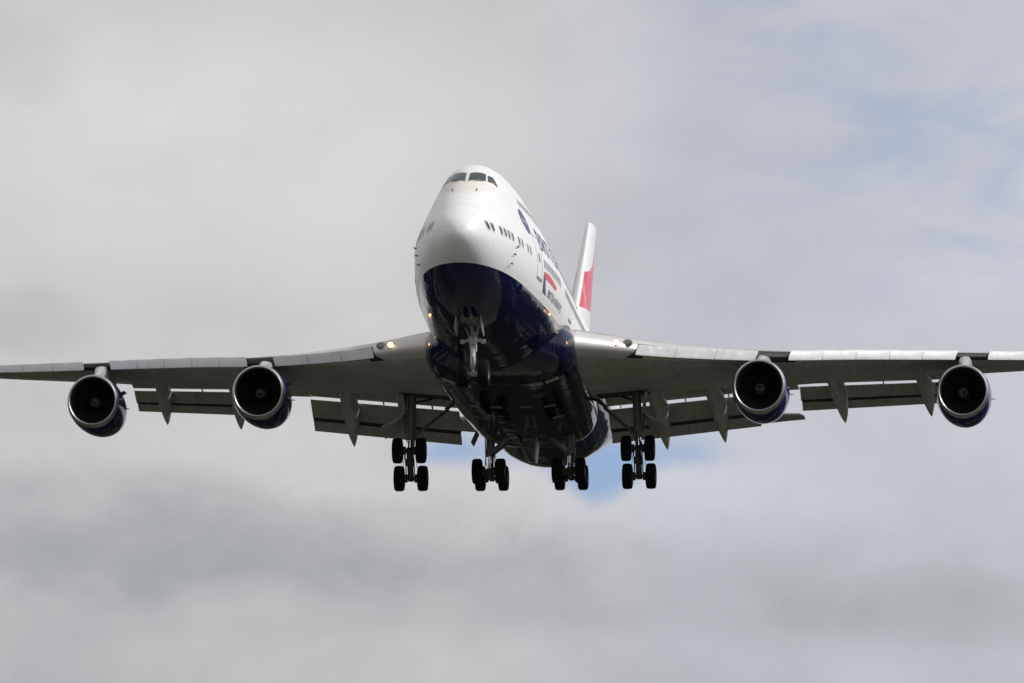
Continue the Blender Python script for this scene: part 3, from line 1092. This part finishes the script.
    q_.build('flap_bracket', M_GEAR, w)

    # canoe fairings over the flap tracks
    def canoe(Y0, p, Y1, wd=.34):
        rings = []
        n = 22
        for i in range(n + 1):
            t = i / n
            # bent spine: along the wing, then drooped with the flap
            (x0, z0), (x1, z1), (x2, z2) = p
            a, c_, d = (1 - t) ** 2, 2 * t * (1 - t), t * t
            X, Z = a * x0 + c_ * x1 + d * x2, a * z0 + c_ * z1 + d * z2
            Y = lerp(Y0, Y1, t)
            k = min(1.0, (t / .25) ** .55) * (1 - max(0, (t - .55) / .45) ** 1.9) ** .8 if t > 0 else 0.02
            k = max(k, .02)
            hh = .46 * k + .02
            ring = []
            for j in range(16):
                an = 2 * math.pi * j / 16
                ring.append(L(X + .25 * hh * math.sin(an), s * (Y + wd * k * math.cos(an)), Z + hh * math.sin(an) * 1.0))
            rings.append(ring)
        return MB().loft(rings).build('flap_track_fairing', M_FAIR, w, sharp=60)
    canoe(5.95, ((31.8, 4.15), (36.4, 4.25), (39.6, 2.15)), 6.25, .42)
    canoe(8.70, ((32.0, 4.25), (36.4, 4.45), (39.6, 2.47)), 9.07, .41)
    canoe(14.4, ((34.4, 5.00), (38.4, 5.25), (41.0, 3.62)), 14.83, .37)
    canoe(18.5, ((37.8, 5.72), (41.5, 6.0), (44.0, 4.42)), 18.9, .36)

    # landing lights in the inboard leading edge: one lit, one dark lens
    for Y, lit in ((5.25, True), (5.75, False)):
        X, Z = wpt(Y, .004, True)
        q_ = MB()
        nrm = Vector((0, -1, .12))
        c0 = L(X - .02, s * Y, Z + (.06 if lit else .10))
        rr = .105 if lit else .15
        rings_ = []
        for d_, k in ((.10, 1.12), (-.05, 1.12), (-.07, 1.0), (-.09, .55)):
            rings_.append([c0 + Vector((k * rr * (1 if lit else 1.35) * math.cos(t), d_, k * rr * math.sin(t))) for t in [2 * math.pi * i / 18 for i in range(18)]])
        q_.loft(rings_, True, True)
        q_.build('landing_light', M_LAMP if lit else M_LENS, w)
        if lit:
            q_.f, q_.v, q_.mi = [], [], []
            q_.loft([[c0 + Vector((k * rr * math.cos(t), d_, k * rr * math.sin(t))) for t in [2 * math.pi * i / 18 for i in range(18)]] for d_, k in ((.1, 1.35), (-.07, 1.35), (-.072, 1.14), (.1, 1.14))], False, False)
            q_.build('light_bezel', M_LENS, w)
    # winglet
    rings = []
    for dz, dx, c, yo in ((0, 0, 3.7, 0), (.25, .35, 3.2, .12), (1.0, 1.25, 2.3, .45), (1.9, 2.4, 1.3, .85)):
        ring = []
        for x in AX[::-3]:
            ring.append(L(45.9 + dx + x * c, s * (32.2 + yo + airf(x) * .09 * c), 7.75 + dz + .25 * x))
        for x in AX[::3][1:-1]:
            ring.append(L(45.9 + dx + x * c, s * (32.2 + yo - airf(x) * .09 * c), 7.75 + dz + .25 * x))
        rings.append(ring)
    MB().loft(rings).build('winglet', M_SLAT, w)
    return w


wing_l = make_wing(1)
wing_r = make_wing(-1)

# engines ------------------------------------------------------------
def make_engine(X, Y, Z, s):
    at = L(X, s * Y, Z)
    b = MB()
    outer = [(.10, 1.285), (.25, 1.325), (.5, 1.362), (.9, 1.395), (1.4, 1.41), (2.0, 1.40), (2.8, 1.345), (3.6, 1.24), (4.4, 1.08), (5.1, .91), (5.6, .80)]
    inner = [(5.58, .76), (5.0, .80)]
    b.lathe(outer + inner, seg=56, sx=.935, sz=.968)
    eng = b.build('engine', M_NAC, root, at=at)
    lip = [(.30, 1.335), (.12, 1.298), (.03, 1.265), (-.012, 1.232), (-.018, 1.205), (.0, 1.175), (.06, 1.145), (.18, 1.125)]
    lip = [(a, r + .004 if i < 2 else r) for i, (a, r) in enumerate(lip)]
    MB().lathe(lip, seg=56, sx=.935, sz=.968).build('inlet_lip', M_LIP, eng)
    MB().lathe([(.178, 1.116), (.5, 1.095), (.9, 1.09), (1.6, 1.10), (1.75, 1.10)], seg=56, sx=.945, sz=.972).build('inlet_duct', M_DUCT, eng)
    # fan: 24 wide chord blades twisted round the hub, on a dark backing
    f = MB()
    nb = 24
    for k in range(nb):
        t0 = 2 * math.pi * k / nb
        grid = []
        for i in range(7):
            r = .40 + (1.03 - .40) * i / 6
            tw = math.radians(28 + 34 * i / 6)
            ch = .30 + .06 * i / 6
            row = []
            for j in (-1, 0, 1):
                d = j * ch / 2
                a = t0 + d * math.sin(tw) / r * (1 if s else 1) + .10 * i / 6
                row.append((r * math.cos(a), 1.32 + d * math.cos(tw) + (.03 if j == 0 else 0), r * math.sin(a)))
            grid.append(row)
        vs_ = [p for row in grid for p in row]
        f.add(vs_, [(i * 3 + j, i * 3 + j + 1, i * 3 + j + 4, i * 3 + j + 3) for i in range(6) for j in (0, 1)], 0)
    f.lathe([(1.62, .05), (1.62, 1.03)], seg=48, mi=1)
    f.build('fan', [M_FAN, M_SPIN], eng, at=(0, 0, .03), weld=False)
    sp = MB()
    cone = [(.72, .005), (.76, .07), (.85, .16), (1.0, .275), (1.15, .365), (1.30, .415), (1.4, .42)]
    sp.lathe(cone, seg=40, mi=0)
    cr = pchip([c_[0] for c_ in cone], [c_[1] for c_ in cone])
    n = 60
    A, B_ = [], []
    for i in range(n + 1):
        t = i / n
        a = .745 + .17 * t
        th = -t * 2 * math.pi * 1.55 + .6
        for lst, da in ((A, 0), (B_, .032 * (1 - .35 * t) + .005)):
            r = float(cr(a + da)) + .006
            lst.append((r * math.cos(th), a + da - .006, r * math.sin(th)))
    sp.add(A + B_, [(i, i + 1, n + 2 + i, n + 1 + i) for i in range(n)], 1)
    spo = sp.build('spinner', [M_SPIN, M_SWIRL], eng, at=(0, 0, .03), weld=False)
    spo.rotation_euler = (0, {(1, True): .6, (1, False): 2.2, (-1, True): 3.9, (-1, False): 5.1}[(s, Y < 15)], 0)
    # exhaust plug
    MB().lathe([(4.6, .55), (5.4, .50), (6.2, .28), (6.7, .04)], seg=32).build('exhaust_cone', M_EXH, eng)
    # pylon: from the nacelle crown up and aft to the wing leading edge
    xl, zl = float(WF[0](Y)), float(WF[1](Y))
    rings = []
    dxw, dzw = xl - X, zl - Z
    st = [(.75, 1.25, 1.36, .04), (1.2, 1.2, 1.47, .12), (2.0, 1.15, lerp(1.5, dzw + .1, .45), .20), (dxw - 1.0, 1.1, lerp(1.45, dzw - .04, .80), .28), (dxw - .3, 1.0, dzw - .06, .32),
          (dxw + .8, .9, dzw + .16, .33), (dxw + 2.4, 1.1, dzw + .1, .25), (dxw + 4.0, dzw - .62, dzw - .2, .10)]
    for x, z0, z1, hw in st:
        rings.append([(hw * c_, x, z0 + (z1 - z0) * h) for c_, h in ((1, 0), (1, .45), (.92, .8), (.6, .96), (0, 1), (-.6, .96), (-.92, .8), (-1, .45), (-1, 0))])
    MB().loft(rings).build('pylon', M_PYL, eng, sharp=50)
    # strakes, drain mast and data plate
    q_ = MB()
    q_.beam((1.25 * s * -1, 1.3, .62), (1.25 * s * -1, 2.2, .66), .03, .22, up=(1, 0, .5))
    q_.build('strake', M_NAC, eng)
    q_ = MB()
    q_.tube((1.2, 2.2, -.02), (1.47, 2.28, -.05), .03, .018, 8)
    q_.build('drain_mast', M_GEAR, eng)
    return eng


for s in (1, -1):
    make_engine(23.38, 11.72, 2.40, s)
    make_engine(32.0, 20.86, 3.58, s)

# tail ---------------------------------------------------------------
def fin_ring(Z, le, te, t):
    c = te - le
    ring = []
    for x in AX[::-2]:
        ring.append(L(le + x * c, airf(x) * t * c * 1.0, Z))
    for x in AX[::2][1:-1]:
        ring.append(L(le + x * c, -airf(x) * t * c * 1.0, Z))
    return ring


rings = []
for Z in (7.9, 9.5, 11, 13.18, 15.5, 17.5, 18.5, 18.9, 19.04):
    le = 58.72 + (Z - 13.18) * 1.378 + (0.2 if Z > 18.7 else 0) + (0.6 if Z > 19 else 0)
    te = 67.1 + (Z - 13.18) * .66
    rings.append(fin_ring(Z, le, te, .105 if Z < 19 else .05))
fin = MB().loft(rings).build('tail_fin', M_FIN, root, sharp=50)
q_ = MB()
for Z0, Z1 in ((9.2, 13.5), (13.55, 18.4)):
    for sy in (1, -1):
        def rp(Z, x, d=.006):
            le = 58.72 + (Z - 13.18) * 1.378; te = 67.1 + (Z - 13.18) * .66
            return L(le + x * (te - le), sy * (airf(x) * .105 * (te - le) + d), Z)
        q_.add([rp(Z0, .70), rp(Z0, .71), rp(Z1, .71), rp(Z1, .70)], [(0, 1, 2, 3)])
        q_.add([rp(Z1, .70), rp(Z1, .99), rp(Z1 + .05, .99), rp(Z1 + .05, .70)], [(0, 1, 2, 3)])
q_.build('rudder_seam', M_SEAM, fin, weld=False)
for s in (1, -1):
    rings = []
    for Y, le, te, Z, t in ((0.3, 59.3, 67.3, 7.35, .10), (2, 60.6, 67.5, 7.5, .10), (6, 63.9, 68.5, 8.05, .09), (10.4, 67.4, 69.7, 8.70, .09), (11.0, 67.9, 69.9, 8.78, .085), (11.2, 68.6, 69.9, 8.8, .06)):
        c = te - le
        ring = [L(le + x * c, s * Y, Z + airf(x) * t * c) for x in AX[::-2]] + [L(le + x * c, s * Y, Z - airf(x) * t * c) for x in AX[::2][1:-1]]
        rings.append(ring)
    MB().loft(rings).build('horizontal_stabilizer', M_FAIR, root)

# landing gear -------------------------------------------------------
def wheel_mesh(r=.615, hw=.235):
    b = MB()
    pr = [(-hw + .02, .26), (-hw + .01, .40), (-hw, .48), (-hw + .015, .555), (-hw + .06, r - .022), (-hw + .12, r - .004)]
    for g_ in (-.09, 0, .09):
        pr += [(g_ - .018, r), (g_ - .010, r - .014), (g_ + .010, r - .014), (g_ + .018, r)]
    pr += [(hw - .12, r - .004), (hw - .06, r - .022), (hw - .015, .555), (hw, .48), (hw - .01, .40), (hw - .02, .26)]
    b.lathe(pr, axis='x', seg=40, mi=0)
    b.lathe([(-hw + .03, .05), (-hw + .07, .16), (-hw + .03, .25), (-hw + .015, .275)], axis='x', seg=28, mi=1)
    b.lathe([(hw - .015, .275), (hw - .03, .25), (hw - .09, .16), (hw - .04, .05)], axis='x', seg=28, mi=1)
    return b


proto = None


def add_wheel(parent, X, Y, Z):
    global proto
    if proto is None:
        proto = wheel_mesh().build('wheel', [M_RUB, M_RIM], parent, at=L(X, Y, Z))
        return proto
    return copy_part(proto, parent, at=L(X, Y, Z))


def bogie(par, X, Y, Z, tilt):
    """four wheel truck, front axle high by the tilt angle"""
    hb = .735
    dx, dz = hb * math.cos(tilt), hb * math.sin(tilt)
    q_ = MB()
    q_.beam(L(X - dx * 1.15, Y, Z + dz * 1.15), L(X + dx * 1.15, Y, Z - dz * 1.15), .26, .28, up=(1, 0, 0))
    for k in (-1, 1):
        ax, az = X + k * dx, Z - k * dz
        q_.tube(L(ax, Y - .62, az), L(ax, Y + .62, az), .085, seg=12)
        for j in (-1, 1):
            q_.tube(L(ax, Y + j * .17, az), L(ax, Y + j * .33, az), .20, seg=18)
            q_.tube(L(ax - .1, Y + j * .2, az - .12), L(X, Y + j * .2, Z - .16), .028, seg=6)
    q_.tube(L(X - .05, Y - .20, Z + .1), L(X - .05, Y + .20, Z + .1), .17, seg=14)
    q_.tube(L(X + .25, Y - .12, Z + .75), L(X + dx * .75, Y - .12, Z - dz * .6 + .1), .045, seg=8)
    q_.tube(L(X - .18, Y + .14, Z + .95), L(X - dx * .8, Y + .14, Z + dz * .8 + .1), .05, seg=8)
    for k in range(5):
        q_.tube(L(X + .1, Y - .24 + .12 * k, Z + .9), L(X + .12 * k - .25, Y - .30 + .15 * k, Z - .1), .014, seg=5)
    q_.build('bogie', M_GEARD, par)
    for k in (-1, 1):
        for j in (-1, 1):
            add_wheel(par, X + k * dx, Y + j * .56, Z - k * dz)


def wing_gear(s):
    X, Y, Z = 31.72, 5.46 * s, .24
    q_ = MB()
    q_.tube(L(31.5, Y - .12 * s, 4.2), L(X, Y - .02 * s, 1.55), .205, .215, 20, 0)
    q_.tube(L(X - .005, Y - .02 * s, 1.75), L(X, Y, 1.42), .245, .235, 20, 0)
    q_.tube(L(X, Y, 1.45), L(X, Y, Z + .1), .135, .135, 18, 1)
    # torsion links
    q_.beam(L(X + .22, Y, 1.5), L(X + .62, Y, 1.0), .26, .09, mi=0, w1=.1)
    q_.beam(L(X + .62, Y, 1.0), L(X + .2, Y, .40), .1, .09, mi=0, w1=.26)
    # actuator alongside and hoses
    q_.tube(L(31.6, Y + .26 * s, 3.9), L(X, Y + .24 * s, 1.75), .06, .05, 10)
    q_.tube(L(31.3, Y + .1 * s, 3.9), L(X - .22, Y + .06 * s, 1.2), .025, .025, 6)
    q_.tube(L(31.3, Y - .18 * s, 3.9), L(X - .22, Y - .14 * s, 1.0), .02, .02, 6)
    g_ = q_.build('wing_landing_gear', [M_GEAR, M_CHROME], root)
    q_ = MB()
    q_.beam(L(X, Y - .2 * s, 1.62), L(32.6, 3.75 * s, 3.05), .17, .15)
    q_.beam(L(32.6, 3.85 * s, 3.05), L(32.9, 3.3 * s, 3.55), .20, .17)
    q_.tube(L(31.7, Y, 3.15), L(33.4, 4.4 * s, 3.75), .07, .06, 10)
    q_.build('side_brace', M_GEAR, g_)
    bogie(g_, X, Y, Z, math.radians(55))
    # strut door: hangs beside the leg, its lower leaf cranked outboard
    prof = [(5.86, 3.85), (5.74, 3.2), (5.72, 2.72), (5.82, 2.42), (6.2, 2.12), (6.75, 1.90), (6.78, 1.82), (6.2, 2.02), (5.78, 2.34), (5.67, 2.70), (5.69, 3.2), (5.80, 3.85)]
    q_ = MB()
    q_.loft([[L(Xq, yy * s, zz + (Xq - 32) * (.12 if zz > 2.6 else -.20)) for yy, zz in prof] for Xq in (31.2, 32.0, 32.75)])
    q_.build('gear_door', M_FAIR, g_)
    # near-black sheet paints the shade of the open well in the wing root
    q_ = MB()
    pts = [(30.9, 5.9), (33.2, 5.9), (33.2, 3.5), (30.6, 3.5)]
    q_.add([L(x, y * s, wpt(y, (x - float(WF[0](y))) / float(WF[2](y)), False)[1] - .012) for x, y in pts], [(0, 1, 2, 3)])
    q_.build('wheel_well_shade', M_SHADE, g_)


def body_gear(s):
    X, Y, Z = 34.8, 1.92 * s, .215
    q_ = MB()
    q_.tube(L(X - .1, Y, 3.0), L(X, Y, 1.30), .20, .21, 18, 0)
    q_.tube(L(X, Y, 1.45), L(X, Y, 1.10), .25, .24, 18, 0)
    q_.tube(L(X, Y, 1.2), L(X, Y, Z + .1), .135, .135, 18, 1)
    q_.beam(L(X + .24, Y, 1.15), L(X + .58, Y, .80), .24, .09, w1=.1)
    q_.beam(L(X + .58, Y, .80), L(X + .2, Y, .42), .1, .09, w1=.24)
    q_.tube(L(X - .2, Y - .2 * s, 2.2), L(X - .15, Y - .22 * s, .5), .022, .022, 6)
    q_.tube(L(X - .2, Y + .24 * s, 2.0), L(X - .15, Y + .2 * s, .6), .03, .03, 6)
    g_ = q_.build('body_landing_gear', [M_GEAR, M_CHROME], root)
    q_ = MB()
    q_.beam(L(X - .1, Y - .12 * s, 1.28), L(X - .5, .85 * s, 2.12), .24, .20)
    q_.beam(L(X + .1, Y - .12 * s, 1.22), L(X + .4, .95 * s, 1.95), .14, .14)
    q_.tube(L(X - .1, Y - .1 * s, 2.0), L(X - .9, .6 * s, 2.1), .06, .06, 8)
    q_.build('side_brace', M_GEAR, g_)
    bogie(g_, X, Y, Z, math.radians(4))
    # tall centre door hinged beside the keel
    q_ = MB()
    y0, y1 = (.42, .30) if s > 0 else (.62, .10)
    a = L(33.6, y0 * s, 2.0); c_ = L(33.6, y1 * s, .62)
    q_.loft([[L(Xq, y0 * s - .03, 2.05 + dz), L(Xq, y0 * s + .03, 2.05 + dz), L(Xq, y1 * s + .03, .66 + dz + cut), L(Xq, y1 * s - .03, .66 + dz + cut)] for Xq, dz, cut in ((33.9, .0, .3), (34.1, .0, .0), (34.9, .1, .0), (35.2, .1, .2))])
    q_.build('gear_door', M_GEARL if s > 0 else M_GEAR, g_)
    q_ = MB()
    q_.loft([[L(Xq, 2.42 * s, 2.1), L(Xq, 2.47 * s, 2.1), L(Xq, 2.72 * s, 1.55), L(Xq, 2.67 * s, 1.55)] for Xq in (33.2, 34.4)])
    q_.build('small_door', M_GEAR, g_)
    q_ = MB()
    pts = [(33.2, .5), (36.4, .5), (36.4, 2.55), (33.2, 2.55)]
    q_.add([L(x, y * s, fair_z(x, y) - .012) for x, y in pts], [(0, 1, 2, 3)])  # near-black sheet on the fairing stands for shade in the open well
    q_.build('wheel_well_shade', M_SHADE, g_)


def nose_gear():
    X, Y, Z = 7.8, 0.0, .32
    q_ = MB()
    q_.tube(L(7.62, 0, 2.9), L(7.72, 0, 1.35), .115, .125, 18, 0)
    q_.tube(L(7.70, 0, 1.70), L(7.72, 0, 1.30), .155, .15, 18, 0)
    q_.tube(L(7.72, 0, 1.4), L(X, 0, Z), .095, .095, 16, 1)
    q_.tube(L(X, -.60, Z), L(X, .60, Z), .075, seg=12, mi=0)
    q_.tube(L(X, -.16, Z), L(X, .16, Z), .13, seg=14, mi=0)
    # steering cylinders and collar
    q_.tube(L(7.55, -.34, 1.78), L(7.55, .34, 1.78), .08, seg=12, mi=0)
    q_.tube(L(7.52, 0, 1.98), L(7.62, 0, 1.62), .18, .17, 18, 0)
    # torsion links in front of the leg
    q_.beam(L(7.5, 0, 1.48), L(7.28, 0, 1.0), .19, .08, mi=2, w1=.10)
    q_.beam(L(7.28, 0, 1.0), L(7.6, 0, .48), .10, .08, mi=2, w1=.20)
    for k in (-1, 1):
        q_.tube(L(7.5, .11 * k, 1.7), L(7.55, .10 * k, .55), .02, .02, 6)
    g_ = q_.build('nose_landing_gear', [M_GEARN, M_CHROME, M_GEARN], root)
    for k in (-1, 1):
        add_wheel(g_, X, .46 * k, Z)
        q_ = MB()
        c0 = L(7.42, .46 * k, 1.70)
        q_.loft([[c0 + Vector((r * math.cos(t), d, r * math.sin(t))) for t in [2 * math.pi * i / 16 for i in range(16)]] for d, r in ((.16, .04), (.10, .10), (0, .12), (-.02, .105))], True, True)
        q_.tube(L(7.55, .3 * k, 1.72), L(7.45, .46 * k, 1.70), .03, seg=6)
        q_.build('taxi_light', M_GEARL, g_)
        q_ = MB()
        z0 = 2.62
        q_.loft([[L(Xq, .53 * k - .025, zt_), L(Xq, .53 * k + .025, zt_), L(Xq, .60 * k + .025, zl_), L(Xq, .60 * k - .025, zl_)] for Xq, zt_, zl_ in ((5.3, 2.56, 2.05), (5.4, 2.53, 1.85), (6.1, 2.36, 1.70), (6.2, 2.36, 1.78))])
        q_.build('gear_door', M_GEARL, g_)
    q_ = MB()
    q_.beam(L(7.66, 0, 1.8), L(6.2, 0, 2.45), .12, .16)
    for k in (-1, 1):
        q_.tube(L(7.6, .15 * k, 1.9), L(6.3, .36 * k, 2.5), .05, .05, 8)
    q_.build('drag_brace', M_GEARL, g_)
    # near-black strip on the skin paints the shade of the open bay
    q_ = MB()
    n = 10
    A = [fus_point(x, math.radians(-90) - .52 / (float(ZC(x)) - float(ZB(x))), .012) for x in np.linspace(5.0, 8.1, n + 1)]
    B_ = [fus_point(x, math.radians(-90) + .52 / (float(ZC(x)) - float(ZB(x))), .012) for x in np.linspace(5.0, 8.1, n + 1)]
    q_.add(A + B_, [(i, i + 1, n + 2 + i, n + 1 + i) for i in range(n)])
    q_.build('wheel_well_shade', M_SHADE, g_)


nose_gear()
for s in (1, -1):
    wing_gear(s)
for s in (1, -1):
    body_gear(s)
